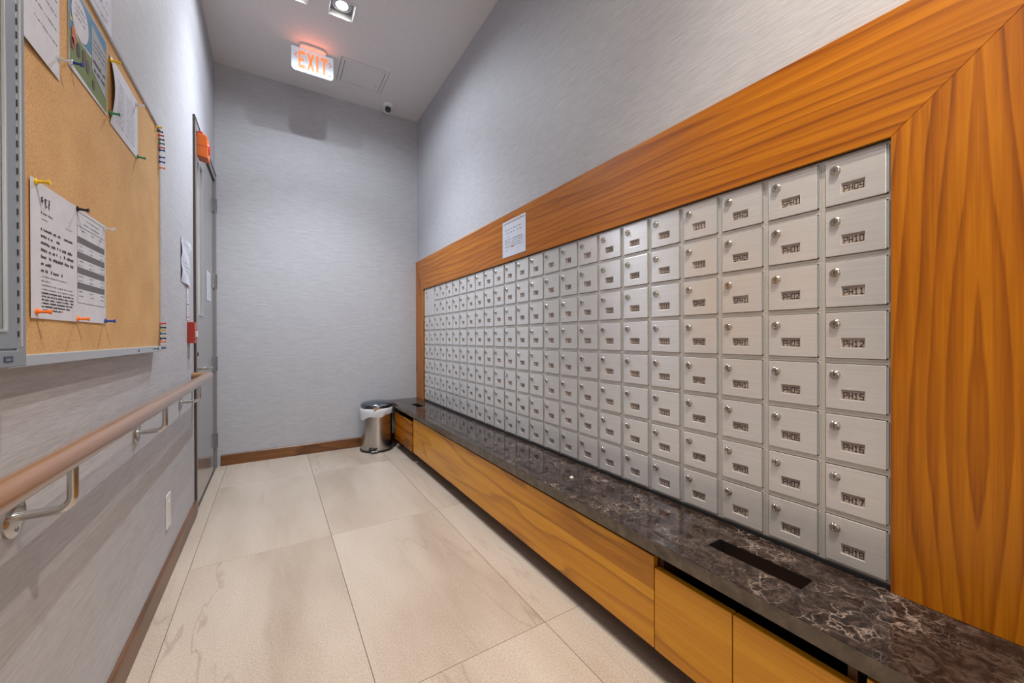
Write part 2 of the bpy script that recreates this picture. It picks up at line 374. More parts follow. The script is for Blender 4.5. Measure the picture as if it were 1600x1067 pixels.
# ------------------------------------------------------------------ ceiling things
def downlight(x, y, lab, warm=False):
    t_ = thing('downlight', (x, y, CEIL), lab, 'ceiling light', 'square recessed ceiling downlights')
    obj('trim_ring', M().plate('z', CEIL-.004, CEIL+.001, [x-FX-.012, x+FX+.012], [y-FX-.012, y+FX+.012], [(x-FX+.001, x+FX-.001, y-FX+.001, y+FX-.001)]), ceil_m, parent=t_, bevel=.001)
    b = M()
    for (x0, x1, y0, y1) in ((x-FX+.001, x-FX+.004, y-FX+.001, y+FX-.001), (x+FX-.004, x+FX-.001, y-FX+.001, y+FX-.001), (x-FX+.001, x+FX-.001, y-FX+.001, y-FX+.004), (x-FX+.001, x+FX-.001, y+FX-.004, y+FX-.001)):
        b.box(x0, x1, y0, y1, CEIL, CEIL+.038)
    obj('baffle', b, white_p, parent=t_)
    obj('gimbal_plate', M().plate('z', CEIL+.034, CEIL+.037, [x-FX+.004, x+FX-.004], [y-FX+.004, y+FX-.004], []), plain('gimbal_grey', (.25, .26, .27), .4, .5) if 'gimbal_grey' not in bpy.data.materials else bpy.data.materials['gimbal_grey'], parent=t_)
    obj('gimbal_ring', M().lathe((x, y, CEIL+.034), (0, 0, -1), [(0, .056), (.008, .057), (.008, .048), (.004, .047), (.004, .043), (.01, .042), (.01, .037), (0, .036)], 32, cap=False), steel_b, parent=t_, smooth=40)
    obj('lamp', M().lathe((x, y, CEIL+.033), (0, 0, -1), [(0, .035), (.008, .034), (.012, .024), (.014, .004)], 24), lamp_e, parent=t_, smooth=60)
labs = ['square recessed downlight in the ceiling, the right of the two seen', 'square recessed downlight cut by the photo top, left of the exit sign light',
        'square recessed downlight above the letterboxes, outside the photo', 'square recessed downlight overhead, outside the photo',
        'square recessed downlight behind the viewer on the left', 'square recessed downlight behind the viewer on the right']
for (x, y), l in zip(fix, labs): downlight(x, y, l)

# ceiling access panel
ap = thing('access_panel', (.63, 3.336, CEIL), 'square flush white access hatch in the ceiling beside the exit sign', 'access panel')
obj('panel_frame', M().plate('z', CEIL-.002, CEIL+.03, [PX0+.003, PX1-.003], [PY0+.003, PY1-.003], [(PX0+.026, PX1-.026, PY0+.026, PY1-.026)]), ceil_m, parent=ap, bevel=.001)
obj('hatch_door', M().box(PX0+.0295, PX1-.0295, PY0+.0295, PY1-.0295, CEIL-.001, CEIL+.02), ceil_m, parent=ap, bevel=.001)
obj('latch', M().lathe((PX1-.065, PY1-.10, CEIL), (0, 0, -1), [(0, .006), (.003, .005)], 12), hinge_m, parent=ap)
obj('hatch_backing', M().box(PX0, PX1, PY0, PY1, CEIL+.031, CEIL+.034), dark_m, parent=ap)

# security camera
cam_p = plain('camera_grey_white', (.74, .77, .78), .35)
sc_ = thing('security_camera', (.905, 3.62, CEIL), 'small white dome security camera on the ceiling near the back corner', 'security camera')
obj('mount_base', M().lathe((.905, 3.62, CEIL), (0, 0, -1), [(0, .048), (.012, .047), (.022, .040)], 28), cam_p, parent=sc_, smooth=50)
obj('eyeball', M().lathe((.905, 3.635, CEIL-.035), (-.12, -1, -.35), [(-.034, .004), (-.028, .020), (-.015, .031), (0, .034), (.012, .032), (.022, .026), (.026, .022)], 28), cam_p, parent=sc_, smooth=60)
o_ = Vector((.905, 3.635, CEIL-.035)); d_ = Vector((-.12, -1, -.35)).normalized()
obj('socket_ring', M().lathe(o_+d_*.0215, d_, [(0, .0265), (.003, .0278), (.006, .0265), (.006, .0225)], 24), black_p, parent=sc_, smooth=50)
obj('lens', M().lathe(o_+d_*.026, d_, [(0, .022), (.002, .020), (.002, .012), (.007, .011), (.009, .004)], 24), black_p, parent=sc_, smooth=50)

# exit sign (panel hangs from the ceiling, faces the viewer)
ex = thing('exit_sign', (.26, 3.2, CEIL), 'edge-lit hanging EXIT sign with orange letters on a pale panel', 'exit sign')
cp = []
for k in range(13):
    a = PI*k/12; sx = math.cos(a); sy = math.sin(a)
    cp.append((.26+.088*(abs(sx)**.6)*(1 if sx > 0 else -1), 3.205-.040*(sy**.5 if sy > 0 else 0), CEIL))
cp = [(.348, 3.235, CEIL)]+cp+[(.172, 3.235, CEIL)]
obj('canopy', M().prism(cp, (0, 0, -.018)), ceil_m, parent=ex, bevel=.004)
obj('canopy_screw', M().lathe((.26, 3.185, CEIL-.018), (0, 0, -1), [(0, .004), (.002, .003)], 10), hinge_m, parent=ex)
EX0, EX1, EZ0, EZ1, EY = .121, .398, 2.936, 3.107, 3.21
pl = []
rr = .026
for (cx_, cz_, a0) in ((EX1-rr, EZ0+rr, -90), (EX1-.004, EZ1-.004, 0), (EX0+.004, EZ1-.004, 90), (EX0+rr, EZ0+rr, 180)):
    q = rr if cz_ < 3.0 else .004
    for k in range(7):
        a = math.radians(a0+k*15); pl.append((cx_+q*math.cos(a), EY, cz_+q*math.sin(a)))
obj('sign_panel', M().prism(pl, (0, .008, 0)), exit_f, parent=ex, bevel=.001)
def strokes_to_quads(mb, segs, P, wdt):
    for (a, b) in segs:
        a = Vector((a[0], a[1])); b = Vector((b[0], b[1])); d = (b-a)
        if d.length < 1e-6: d = Vector((1, 0))
        d = d.normalized(); n = Vector((-d.y, d.x))*wdt/2; a2 = a-d*wdt/2; b2 = b+d*wdt/2
        mb.quad(P(*(a2+n)), P(*(b2+n)), P(*(b2-n)), P(*(a2-n)))
def poly_letter(mb, polys, ox, oz, sx, sz, y):
    for p in polys: mb.prism([(ox+a*sx, y, oz+b*sz) for a, b in p], (0, -.0012, 0))
LE = [[(0, 0), (.28, 0), (.28, 1), (0, 1)], [(.28, .82), (1, .82), (1, 1), (.28, 1)], [(.28, .42), (.85, .42), (.85, .58), (.28, .58)], [(.28, 0), (1, 0), (1, .18), (.28, .18)]]
LX = [[(0, 0), (.3, 0), (1, 1), (.7, 1)], [(.7, 0), (1, 0), (.3, 1), (0, 1)]]
LI = [[(.2, 0), (.8, 0), (.8, 1), (.2, 1)]]
LT = [[(0, .82), (1, .82), (1, 1), (0, 1)], [(.34, 0), (.66, 0), (.66, .82), (.34, .82)]]
lt = M(); x_ = .166
for L_, wd, adv in ((LE, .042, .055), (LX, .048, .055), (LI, .026, .036), (LT, .046, .05)):
    poly_letter(lt, L_, x_, 2.962, wd, .122, EY-.0005); x_ += adv
obj('letters', lt, exit_e, parent=ex, recalc=True)
ar = M()
for sgn, cx_ in ((-1, .150), (1, .374)):
    cz_ = 3.045
    obj('arrow_chevron', M().prism([(cx_+sgn*.014, EY-.0004, cz_), (cx_-sgn*.004, EY-.0004, cz_+.022), (cx_-sgn*.008, EY-.0004, cz_+.016), (cx_+sgn*.004, EY-.0004, cz_), (cx_-sgn*.008, EY-.0004, cz_-.016), (cx_-sgn*.004, EY-.0004, cz_-.022)], (0, -.001, 0)), exit_arrow, parent=ex)
obj('indicator', M().lathe((.372, EY, 2.965), (0, -1, 0), [(0, .0045), (.002, .004)], 12), black_p, parent=ex)
pl_ = bpy.data.lights.new('exit_sign_lamp', 'AREA'); pl_.shape = 'RECTANGLE'; pl_.size = .2; pl_.size_y = .05; pl_.energy = .2; pl_.specular_factor = 0; pl_.color = (1, .22, .08)
po = bpy.data.objects.new('exit_sign_lamp', pl_); COL.objects.link(po); po.location = (.26, 3.195, 3.05); po.rotation_euler = (math.radians(-122), 0, 0)

# ------------------------------------------------------------------ worktop, cabinets
CT, CB, CX = .405, .366, .931
YE = -.6
slots = [(1.044, 1.106, .413, .640), (1.042, 1.108, 3.215, 3.405)]
wt = M().plate('z', CB, CT, [CX, XR-.0005], [YE, YB-.0005], slots)
wt_o = obj('worktop', wt, [marble_m, marble_e, dark_b], bevel=.0012, seg=1, label='dark brown veined marble worktop running below the letterboxes', cat='worktop')
for p in wt_o.data.polygons:
    if p.normal.x < -.9 and p.center.x+wt_o.location.x < CX+.01: p.material_index = 1
    elif abs(p.normal.z) < .5 and CX+.03 < p.center.x+wt_o.location.x < XR-.03 and YE+.1 < p.center.y+wt_o.location.y < YB-.1: p.material_index = 2  # slot walls of the marble coloured black for the shade inside
for k, (x0, x1, y0, y1) in enumerate(slots):
    ch = M()
    ch.plate('z', .20, CB-.002, [x0-.012, x1+.012], [y0-.012, y1+.012], [(x0-.006, x1+.006, y0-.006, y1+.006)])
    c_ = thing('mail_chute', ((x0+x1)/2, (y0+y1)/2, .2), 'dark rectangular paper slot chute in the marble worktop, ' + ('near the PH letterboxes' if k == 0 else 'in the back corner'), 'mail slot', 'slots cut through the worktop')
    obj('liner', ch, dark_b, parent=c_)
    obj('chute_board', M().box(x0+.010, x1-.020, y0-.004, y1+.004, .346, .352), w_top, parent=c_)

FXX = .941
def cabinet(name, y0, y1, lab, openfront=False):
    c_ = thing(name, ((FXX+XR)/2, (y0+y1)/2, .09), lab, 'cabinet', 'walnut cabinets under the worktop')
    b = M(); tk = .016
    b.box(FXX+.022, XR-.002, y0+.001, y0+tk, .09, .352); b.box(FXX+.022, XR-.002, y1-tk, y1-.001, .09, .352)
    b.box(FXX+.022, XR-.002, y0+tk, y1-tk, .09, .09+tk); b.box(XR-.01, XR-.002, y0+tk, y1-tk, .09+tk, .352)
    obj('carcass', b, w_dark, parent=c_)
    return c_
c1 = cabinet('cabinet', 3.02, 3.535, 'far short walnut cabinet beside the pedal bin')
obj('door', M().box(.935, .957, 3.035, 3.525, .085, .322), w_low3, parent=c1, bevel=.001)
c2 = cabinet('cabinet', .742, 3.018, 'long central walnut cabinet with one wide plain front')
obj('front_panel', M().box(FXX, FXX+.02, .742, 3.012, .087, .354), w_low, parent=c2, bevel=.001)
c3 = cabinet('cabinet', .285, .740, 'near walnut cabinet with two doors below the black finger gap')
obj('door', M().box(FXX, FXX+.02, .5165, .7385, .086, .322), w_low2, parent=c3, bevel=.001)
obj('door', M().box(FXX, FXX+.02, .288, .5135, .086, .322), w_low2, parent=c3, bevel=.001)
c4 = cabinet('cabinet', YE+.02, .272, 'nearest walnut cabinet at the bottom right corner of the photo')
obj('front_panel', M().box(FXX, FXX+.02, YE+.02, .266, .087, .354), w_low2, parent=c4, bevel=.001)
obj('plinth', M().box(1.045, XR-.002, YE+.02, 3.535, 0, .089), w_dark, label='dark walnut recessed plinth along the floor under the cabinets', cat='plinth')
obj('gap_shade_block', M().box(1.0, XR-.002, 3.54, YB-.002, 0, .354), plain('gap_shade_black', (.01, .01, .012), .5), label='black block standing in for the shaded gap between the cabinets and the back wall', cat='block')  # solid near-black block puts the shade of the open gap into colour

# ------------------------------------------------------------------ walnut surround
FT = 1.737; FYL = YB-.001; FYR = -.02
su = thing('wood_surround', (1.2125, 1.9, CT), 'wide mitred walnut frame around the bank of letterboxes', 'frame')
x0, x1 = 1.2035, XR-.0003
iy0, iy1, iz = MB_Y0-.002, MB_Y1+.002, MB_T+.002
def board(name, pts, mat):
    obj(name, M().prism([(x0, a, b) for a, b in pts], (x1-x0, 0, 0)), mat, parent=su, bevel=.0006, seg=1)
board('top_rail', [(iy0, iz), (iy1, iz), (FYL, FT), (FYR+.0, FT)], w_top)
board('stile', [(iy0, CT+.0005), (iy0, iz-.0008), (FYR, FT-.0008), (FYR, CT+.0005)], w_stile)
board('stile', [(iy1, CT+.0005), (iy1, iz-.0008), (FYL, FT-.0008), (FYL, CT+.0005)], w_left)
board('end_board', [(FYR-.001, CT+.0005), (FYR-.001, FT), (-.6, FT), (-.6, CT+.0005)], w_stile)

# ------------------------------------------------------------------ letterboxes
mf = thing('mounting_frame', (1.22, (MB_Y0+MB_Y1)/2, CT+.001), 'thin dark metal channel framing the whole bank of letterboxes', 'frame')
ch_m = plain('channel_black', (.03, .032, .036), .4, .5)
obj('channel', M().box(1.2125, 1.235, MB_Y0-.0015, MB_Y1+.0015, CT+.001, MB_B-.0002), ch_m, parent=mf)
obj('channel', M().box(1.2125, 1.235, MB_Y0-.0015, MB_Y1+.0015, MB_T+.0001, MB_T+.0015), ch_m, parent=mf)
obj('channel', M().box(1.2125, 1.235, MB_Y0-.0017, MB_Y0-.0001, MB_B, MB_T), ch_m, parent=mf)
obj('channel', M().box(1.2125, 1.235, MB_Y1+.0001, MB_Y1+.0017, MB_B, MB_T), ch_m, parent=mf)
FRN = 0.0   # local x of the door front; things sit at x=1.2131
def mk_housing(w_, h_):
    b = M(); b.plate('x', .0055, .020, [-w_/2+.0002, w_/2-.0002], [.0002, h_-.0002], [(-w_/2+.0055, w_/2-.0085, .0060, h_-.0060)])
    b.box(.12, .122, -w_/2+.001, w_/2-.001, .001, h_-.001)
    b.box(.0205, .12, -w_/2+.001, -w_/2+.002, .001, h_-.001)
    b.box(.0205, .12, w_/2-.002, w_/2-.001, .001, h_-.001)
    return mesh('housing', b, alu_frame)
def mk_door(w_, h_, wy0, wy1, wz0, wz1):
    y0, y1, z0, z1 = -w_/2+.0080, w_/2-.0110, .0075, h_-.0075
    b = bmesh.new()
    mb = M().plate('x', 0, .004, [y0, y1], [z0, z1], [(wy0, wy1, wz0, wz1)])
    me = mesh('door', mb, alu_door)
    b.from_mesh(me); bmesh.ops.dissolve_limit(b, angle_limit=.01, verts=b.verts, edges=b.edges)
    ed = [e for e in b.edges if len(e.link_faces) == 2 and e.calc_face_angle(0) > .5 and all(v.co.x < .001 for v in e.verts)]
    bmesh.ops.bevel(b, geom=ed, offset=.0014, segments=2, affect='EDGES', profile=.6)
    b.to_mesh(me); b.free()
    return me
def mk_lock(y, z):
    b = M(); b.lathe((0, y, z), (-1, 0, 0), [(0, .0118), (.0012, .0118), (.0022, .0104), (.0058, .0100), (.0072, .0086), (.0072, .0058), (.0062, .0054)], 20)
    b.cur = 1; b.box(-.0070, -.0060, y-.0007, y+.0007, z-.0036, z+.0036)
    return mesh('lock', b, [lock_m, dark_m], smooth=35)
def mk_plate(wy0, wy1, wz0, wz1):
    return mesh('number_plate', M().box(.0032, .0045, wy0-.001, wy1+.001, wz0-.001, wz1+.001), plate_m)
def mk_hinge(w_, h_):
    b = M(); b.box(.0015, .0055, -w_/2+.0036, -w_/2+.0076, .010, h_-.010)
    return mesh('hinge', b, galv_m)
WIN = (-.0215, .0245, .0333, .0573)
H1 = mk_housing(PIT, ROW); D1 = mk_door(PIT, ROW, *WIN); K1 = mk_lock(.0370, .0932); P1 = mk_plate(*WIN); G1 = mk_hinge(PIT, ROW)
H2 = mk_housing(PIT*2, ROW*2); WIN2 = (.032, .078, .160, .184)
D2 = mk_door(PIT*2, ROW*2, *WIN2); K2 = mk_lock(.060, .222); P2 = mk_plate(*WIN2); G2 = mk_hinge(PIT*2, ROW*2)
GL = {'0': [((0, 0), (1, 0)), ((1, 0), (1, 2)), ((1, 2), (0, 2)), ((0, 2), (0, 0))],
      '1': [((.5, 0), (.5, 2)), ((.5, 2), (.15, 1.65)), ((.1, 0), (.9, 0))],
      '2': [((0, 1.7), (.2, 2)), ((.2, 2), (.8, 2)), ((.8, 2), (1, 1.6)), ((1, 1.6), (1, 1.25)), ((1, 1.25), (0, 0)), ((0, 0), (1, 0))],
      '3': [((0, 2), (1, 2)), ((1, 2), (1, 0)), ((1, 0), (0, 0)), ((.25, 1.05), (1, 1.05))],
      '4': [((.8, 0), (.8, 2)), ((.8, 2), (0, .7)), ((0, .7), (1, .7))],
      '5': [((1, 2), (0, 2)), ((0, 2), (0, 1.1)), ((0, 1.1), (1, 1.1)), ((1, 1.1), (1, 0)), ((1, 0), (0, 0))],
      '6': [((.9, 2), (.1, 2)), ((0, 1.9), (0, 0)), ((0, 0), (1, 0)), ((1, 0), (1, 1.05)), ((1, 1.05), (0, 1.05))],
      '7': [((0, 2), (1, 2)), ((1, 2), (.4, 0))],
      '8': [((0, 0), (1, 0)), ((1, 0), (1, 2)), ((1, 2), (0, 2)), ((0, 2), (0, 0)), ((0, 1.05), (1, 1.05))],
      '9': [((.1, 0), (1, 0)), ((1, 0), (1, 2)), ((1, 2), (0, 2)), ((0, 2), (0, 1)), ((0, 1), (1, 1))],
      'P': [((0, 0), (0, 2)), ((0, 2), (1, 2)), ((1, 2), (1, .95)), ((1, .95), (0, .95))],
      'H': [((0, 0), (0, 2)), ((1, 0), (1, 2)), ((0, 1), (1, 1))],
      'S': [((1, 1.9), (.8, 2)), ((.9, 2), (.1, 2)), ((0, 1.9), (0, 1.1)), ((0, 1.05), (1, .95)), ((1, .9), (1, .1)), ((.9, 0), (0, 0))],
      'M': [((0, 0), (0, 2)), ((0, 2), (.5, 1)), ((.5, 1), (1, 2)), ((1, 2), (1, 0))]}
def mk_number(txt, win):
    b = M(); ch_ = .0068
    cw, ad = (.0062, .0100) if len(txt) == 5 else ((.0068, .0104) if txt[0] == 'P' else (.0060, .0096))
    tot = ad*(len(txt)-1)+cw
    ystart = win[1]-.0045 if txt[0] == 'P' else (win[1]-.0030 if len(txt) == 5 else win[0]+tot+.0015)
    zb = win[2]+.0032
    for k, c_ in enumerate(txt):
        segs = []
        for (a, e) in GL[c_]:
            segs.append(((a[0]*cw+k*ad, a[1]*ch_), (e[0]*cw+k*ad, e[1]*ch_)))
        lim = win[1]-win[0]
        def P(u, v): return (.0028, max(ystart-u, win[0]+.0001), zb+v)
        strokes_to_quads(b, segs, P, .0018)
    return mesh('number', b, ink_m, recalc=False)
def units(fl_, pref=None):
    ns = [1, 2, 3, 5, 6, 7, 8, 9, 10, 11, 12, 13, 15, 16, 17, 18]
    return ['%d%02d' % (fl_, n) for n in ns]
seq = []
for f_ in range(3, 12): seq += units(f_)
seq += ['SPH%02d' % n for n in (1, 2, 3, 5, 6, 7, 8, 9, 10, 11, 12, 15, 16, 17, 18)]
seq += ['PH%02d' % n for n in (1, 2, 3, 5, 6, 7, 8, 9, 10, 11, 12, 15, 16, 17, 18)]
# the sequence ends at the bottom of the right-hand column; count back from there
slots_ = [(c_, r_) for c_ in range(NC) for r_ in range(8)]
numb = {}
full = ['%d%02d' % (2, n) for n in (1, 2, 3, 5, 6, 7, 8, 9, 10, 11, 12, 13, 15, 16, 17, 18)]+seq
for s_, t_ in zip(reversed(slots_), reversed(full)): numb[s_] = t_
ORD = ['first', 'second', 'third', 'fourth', 'fifth', 'sixth', 'seventh', 'eighth', 'ninth', 'tenth', 'eleventh', 'twelfth']
def place(me, name, parent):
    o = bpy.data.objects.new(name, me); COL.objects.link(o); o.parent = parent; return o
def letterbox(c_, r_, big=False):
    yc = MB_Y1-(c_+.5)*PIT; zb = MB_T-(r_+1)*ROW
    row = 'top row' if r_ == 0 else ('bottom row' if r_ == 7 else ORD[r_]+' row from top')
    colm = (('leftmost column' if c_ == 0 else ORD[c_]+' column from left') if c_ < 12 else ('rightmost column' if c_ == NC-1 else ORD[NC-1-c_]+' column from right'))
    if big:
        yc = MB_Y1-PIT; zb = MB_T-2*ROW
        t_ = thing('parcel_locker', (1.2131, yc, zb), 'large double-width aluminium parcel locker at the far top corner of the letterboxes', 'mailbox')
        for me, n_ in ((H2, 'housing'), (D2, 'door'), (K2, 'lock'), (P2, 'number_plate'), (G2, 'hinge')): place(me, n_, t_)
        return
    num = numb[(c_, r_)]
    lab = 'brushed aluminium letterbox '+('numbered '+num+', ' if c_ >= 17 else '')+colm+', '+row
    t_ = thing('mailbox', (1.2131, yc, zb), lab, 'mailbox', 'numbered aluminium letterboxes in the wall bank')
    place(H1, 'housing', t_); place(D1, 'door', t_); place(K1, 'lock', t_); p_ = place(P1, 'number_plate', t_); place(G1, 'hinge', t_)
    place(mk_number(num, WIN), 'number', p_)
letterbox(0, 0, True)
for c_ in range(NC):
    for r_ in range(8):
        if c_ < 2 and r_ < 2: continue
        letterbox(c_, r_)

# ------------------------------------------------------------------ printed papers
rng = random.Random(3)
def textline(mb, P, u0, u1, v, h, gap=.35, word=4, dens=.9, breaks=.12):
    """a row of small marks that reads as small print"""
    u = u0
    while u < u1:
        wd = h*rng.uniform(.35, .75)
        if rng.random() < dens:
            a = v+h*rng.uniform(-.08, .08)
            mb.quad(P(u, a), P(min(u+wd, u1), a), P(min(u+wd, u1), a+h*rng.uniform(.55, .95)), P(u, a+h*rng.uniform(.55, .95)))
        u += wd+h*gap
        if rng.random() < breaks: u += h*.9
def sheet(name, P, W_, H_, parent_label, cat, th=.0006, curl=0., group=None, nx=8, nz=8, bul=None, mat=None):
    """P(u,v,out)->world;  u 0..W right, v 0..H up, out = distance off the surface"""
    b = M(); vs = []; fs = []
    def off(i, j):
        u = i/nx; v = j/nz
        return .0012+(bul(u, v) if bul else curl*(abs(2*u-1)**2)*.3)
    for side in (0, 1):
        for i in range(nx+1):
            for j in range(nz+1): vs.append(P(W_*i/nx, H_*j/nz, off(i, j)+(th if side else 0)))
    n1 = (nx+1)*(nz+1)
    for i in range(nx):
        for j in range(nz):
            a = i*(nz+1)+j; q = (a, a+nz+1, a+nz+2, a+1)
            fs.append(q); fs.append(tuple(n1+k for k in q[::-1]))
    for j in range(nz):
        fs.append((j, j+1, n1+j+1, n1+j)); a = nx*(nz+1)+j; fs.append((a, a+1, n1+a+1, n1+a))
    for i in range(nx):
        a = i*(nz+1); c_ = a+nz+1; fs.append((a, c_, n1+c_, n1+a)); a += nz; c_ += nz; fs.append((a, c_, n1+c_, n1+a))
    b.add(vs, fs)
    t_ = thing(name, tuple(P(W_/2, 0, 0)), parent_label, cat, group)
    obj('page', b, mat or paper_m, parent=t_, smooth=50)
    def S(u, v, e=.0003):
        i = min(max(u/W_, 0), 1)*nx; j = min(max(v/H_, 0), 1)*nz
        i0 = min(int(i), nx-1); j0 = min(int(j), nz-1); fu = i-i0; fv = j-j0
        o = (off(i0, j0)*(1-fu)*(1-fv)+off(i0+1, j0)*fu*(1-fv)+off(i0, j0+1)*(1-fu)*fv+off(i0+1, j0+1)*fu*fv)
        return P(u, v, o+th+e)
    return t_, S
XBRD = -.357     # cork surface
def PL(y0, z0, x=XBRD): return lambda u, v, o: (x+o, y0+u, z0+v)

# ------------------------------------------------------------------ cork notice board
nb = thing('notice_board', (XL, 1.43, .955), 'tan cork notice board in a thin aluminium frame on the left wall', 'notice board')
BY0, BY1, BZ0, BZ1 = .93, 1.917, .945, 1.772
obj('cork_sheet', M().box(XL, XBRD, BY0+.01, BY1-.006, BZ0+.012, BZ1-.006), cork_m, parent=nb)
obj('board_frame', M().plate('x', XL, XBRD+.005, [BY0, BY1], [BZ0, BZ1], [(BY0+.014, BY1-.009, BZ0+.020, BZ1-.009)]), alu_trim, parent=nb, bevel=.0015)
obj('frame_screw', M().lathe((XBRD+.005, 1.62, BZ0+.010), (1, 0, 0), [(0, .004), (.0015, .003)], 10), black_p, parent=nb)

# notice A (bilingual letter) and B (timetable)
a_, S = sheet('notice_letter', PL(1.003, 1.028), .183, .245, 'white letter with large foreign heading text pinned low on the cork board', 'notice', curl=.004)
tx = M(); q = M()
for k in range(3):
    for s2 in range(7):
        u = .037+k*.013+rng.uniform(0, .006); v = .205+rng.uniform(0, .014)
        if rng.random() < .5: tx.quad(S(u, v), S(u+.006, v), S(u+.006, v+.002), S(u, v+.002))
        else: tx.quad(S(u, v-.004), S(u+.0018, v-.004), S(u+.0018, v+.005), S(u, v+.005))
textline(tx, S, .037, .085, .190, .0045); textline(q, S, .04, .062, .180, .003)
textline(q, S, .135, .16, .185, .0025)
for k, (u1, h_) in enumerate(((.165, .0056), (.11, .0056), (.165, .0066), (.167, .0066), (.168, .0066), (.075, .0062), (.12, .0066))):
    textline(tx, S, .036, u1, .160-k*.0125, h_, gap=.2)
textline(q, S, .037, .14, .076, .0028)
for k, u1 in enumerate((.07, .165, .167, .07)): textline(q, S, .037, u1, .068-k*.0075, .003)
for k, u1 in enumerate((.166, .167, .166, .165, .15, .12)): textline(tx, S, .037, u1, .046-k*.0062, .0036, gap=.12)
textline(q, S, .036, .07, .012, .003)
obj('dark_print', tx, ink_m, parent=a_, recalc=False); obj('grey_print', q, ink_g, parent=a_, recalc=False)
b_, S = sheet('notice_timetable', PL(1.187, 1.029), .170, .244, 'white timetable sheet with four grey bars pinned beside the letter on the cork board', 'notice')
ba = M(); tx = M()
for k in range(4):
    v = .170-k*.033
    ba.quad(S(.006, v), S(.162, v), S(.162, v+.0135), S(.006, v+.0135))
    for j in (0, 1):
        for u in (.014, .07, .135): textline(tx, S, u, u+.022, v-.007-j*.0095, .0028)
obj('grey_bars', ba, plain('bar_grey', (.13, .13, .15), .8), parent=b_, recalc=False)
for (u, wd, v) in ((.055, .07, .224), (.04, .09, .214), (.03, .02, .198), (.08, .02, .198), (.13, .02, .198)): textline(tx, S, u, u+wd, v, .003)
for v in (.236, .206, .040): tx.quad(S(.006, v), S(.162, v), S(.162, v+.001), S(.006, v+.001))
for u in (.006, .161): tx.quad(S(u, .040), S(u+.001, .040), S(u+.001, .237), S(u, .237))
obj('print', tx, ink_g, parent=b_, recalc=False)
# large white sheet, top left
c_, S = sheet('notice_sheet', PL(.955, 1.499), .163, .26, 'large plain white sheet at the top left of the cork board', 'notice', bul=lambda u, v: .004*(1-u))
tx = M()
for k in range(5): textline(tx, S, .06+.0*k, .152, .060+k*.028, .004, breaks=.3)
obj('print', tx, ink_g, parent=c_, recalc=False)
# colour poster
p_, S = sheet('poster', PL(1.159, 1.556), .215, .185, 'colourful blue and green printed poster pinned at the top of the cork board', 'poster')
def patch(nm, pts, mat, e=.0003): 
    mb_ = M(); mb_.add([S(a, b, e) for a, b in pts], [tuple(range(len(pts)))]); obj(nm, mb_, mat, parent=p_, recalc=False)
patch('sky_print', [(.0, .08), (.212, .10), (.212, .182), (.0, .182)], plain('poster_blue', (.06, .20, .36), .5))
patch('grass_print', [(.004, .012), (.212, .004), (.212, .10), (.12, .085), (.0, .08)], plain('poster_green', (.14, .20, .05), .5), .0002)
patch('grey_text_panel', [(.118, .060), (.205, .036), (.205, .150), (.118, .165)], plain('poster_grey', (.33, .36, .40), .5), .0006)
patch('white_disc', [(.055+.045*math.cos(a*PI/10), .128+.043*math.sin(a*PI/10)) for a in range(20)], paper_m, .0008)
patch('yellow_ray', [(.004, .10), (.03, .10), (.055, .060), (.004, .115)], plain('poster_yellow', (.6, .6, .2), .5), .0007)
for (u, v, r_, c0) in ((.022, .075, .02, (.5, .10, .06)), (.016, .055, .014, (.25, .03, .02)), (.045, .058, .016, (.05, .03, .03)), (.075, .060, .018, (.12, .06, .04)), (.095, .052, .016, (.10, .08, .09)), (.128, .030, .012, (.10, .05, .05))):
    patch('figure_print', [(u+r_*.7*math.cos(a*PI/6)*(.8+.2*math.sin(3*a)), v+r_*math.sin(a*PI/6)) for a in range(12)], plain('poster_blob', c0, .5), .0009)
tx = M()
textline(tx, S, .03, .08, .150, .004); textline(tx, S, .03, .085, .138, .004); textline(tx, S, .03, .08, .126, .004)
for k in range(3): textline(tx, S, .125, .2, .135-k*.012, .004)
textline(tx, S, .125, .2, .082, .010, gap=.15); textline(tx, S, .13, .2, .064, .009, gap=.15)
tx.v = [(x+.0007, y, z) for x, y, z in tx.v]
obj('print', tx, plain('violet_print', (.06, .03, .08), .6), parent=p_, recalc=False)
# notice D: long sheet right of the poster
d_, S = sheet('notice_rules', PL(1.398, 1.549), .238, .178, 'white sheet of small print hanging right of the poster on the cork board', 'notice', bul=lambda u, v: .010*math.sin(PI*v)*(1-u)**2)
tx = M()
for k in range(13): textline(tx, S, .03, .10, .022+k*.0095, .0032); textline(tx, S, .12, .205, .022+k*.0095, .0028)
obj('print', tx, ink_g, parent=d_, recalc=False)
# handwritten sheet above the board
h_, S = sheet('handwritten_note', PL(1.19, 1.778, XL), .30, .28, 'handwritten white note taped to the wall above the cork board', 'note')
tx = M()
for k in range(9):
    u = .05
    while u < .27:
        l_ = rng.uniform(.006, .016); a = rng.uniform(-.9, 1.2)
        v = .03+k*.028+rng.uniform(-.003, .003)
        strokes_to_quads(tx, [((u, v), (u+l_*math.cos(a)*.6, v+l_*math.sin(a)))], lambda uu, vv: S(min(max(uu, 0), .3), min(max(vv, 0), .28)), .0013); u += rng.uniform(.004, .012)
obj('handwriting', tx, ink_g, parent=h_, recalc=False)

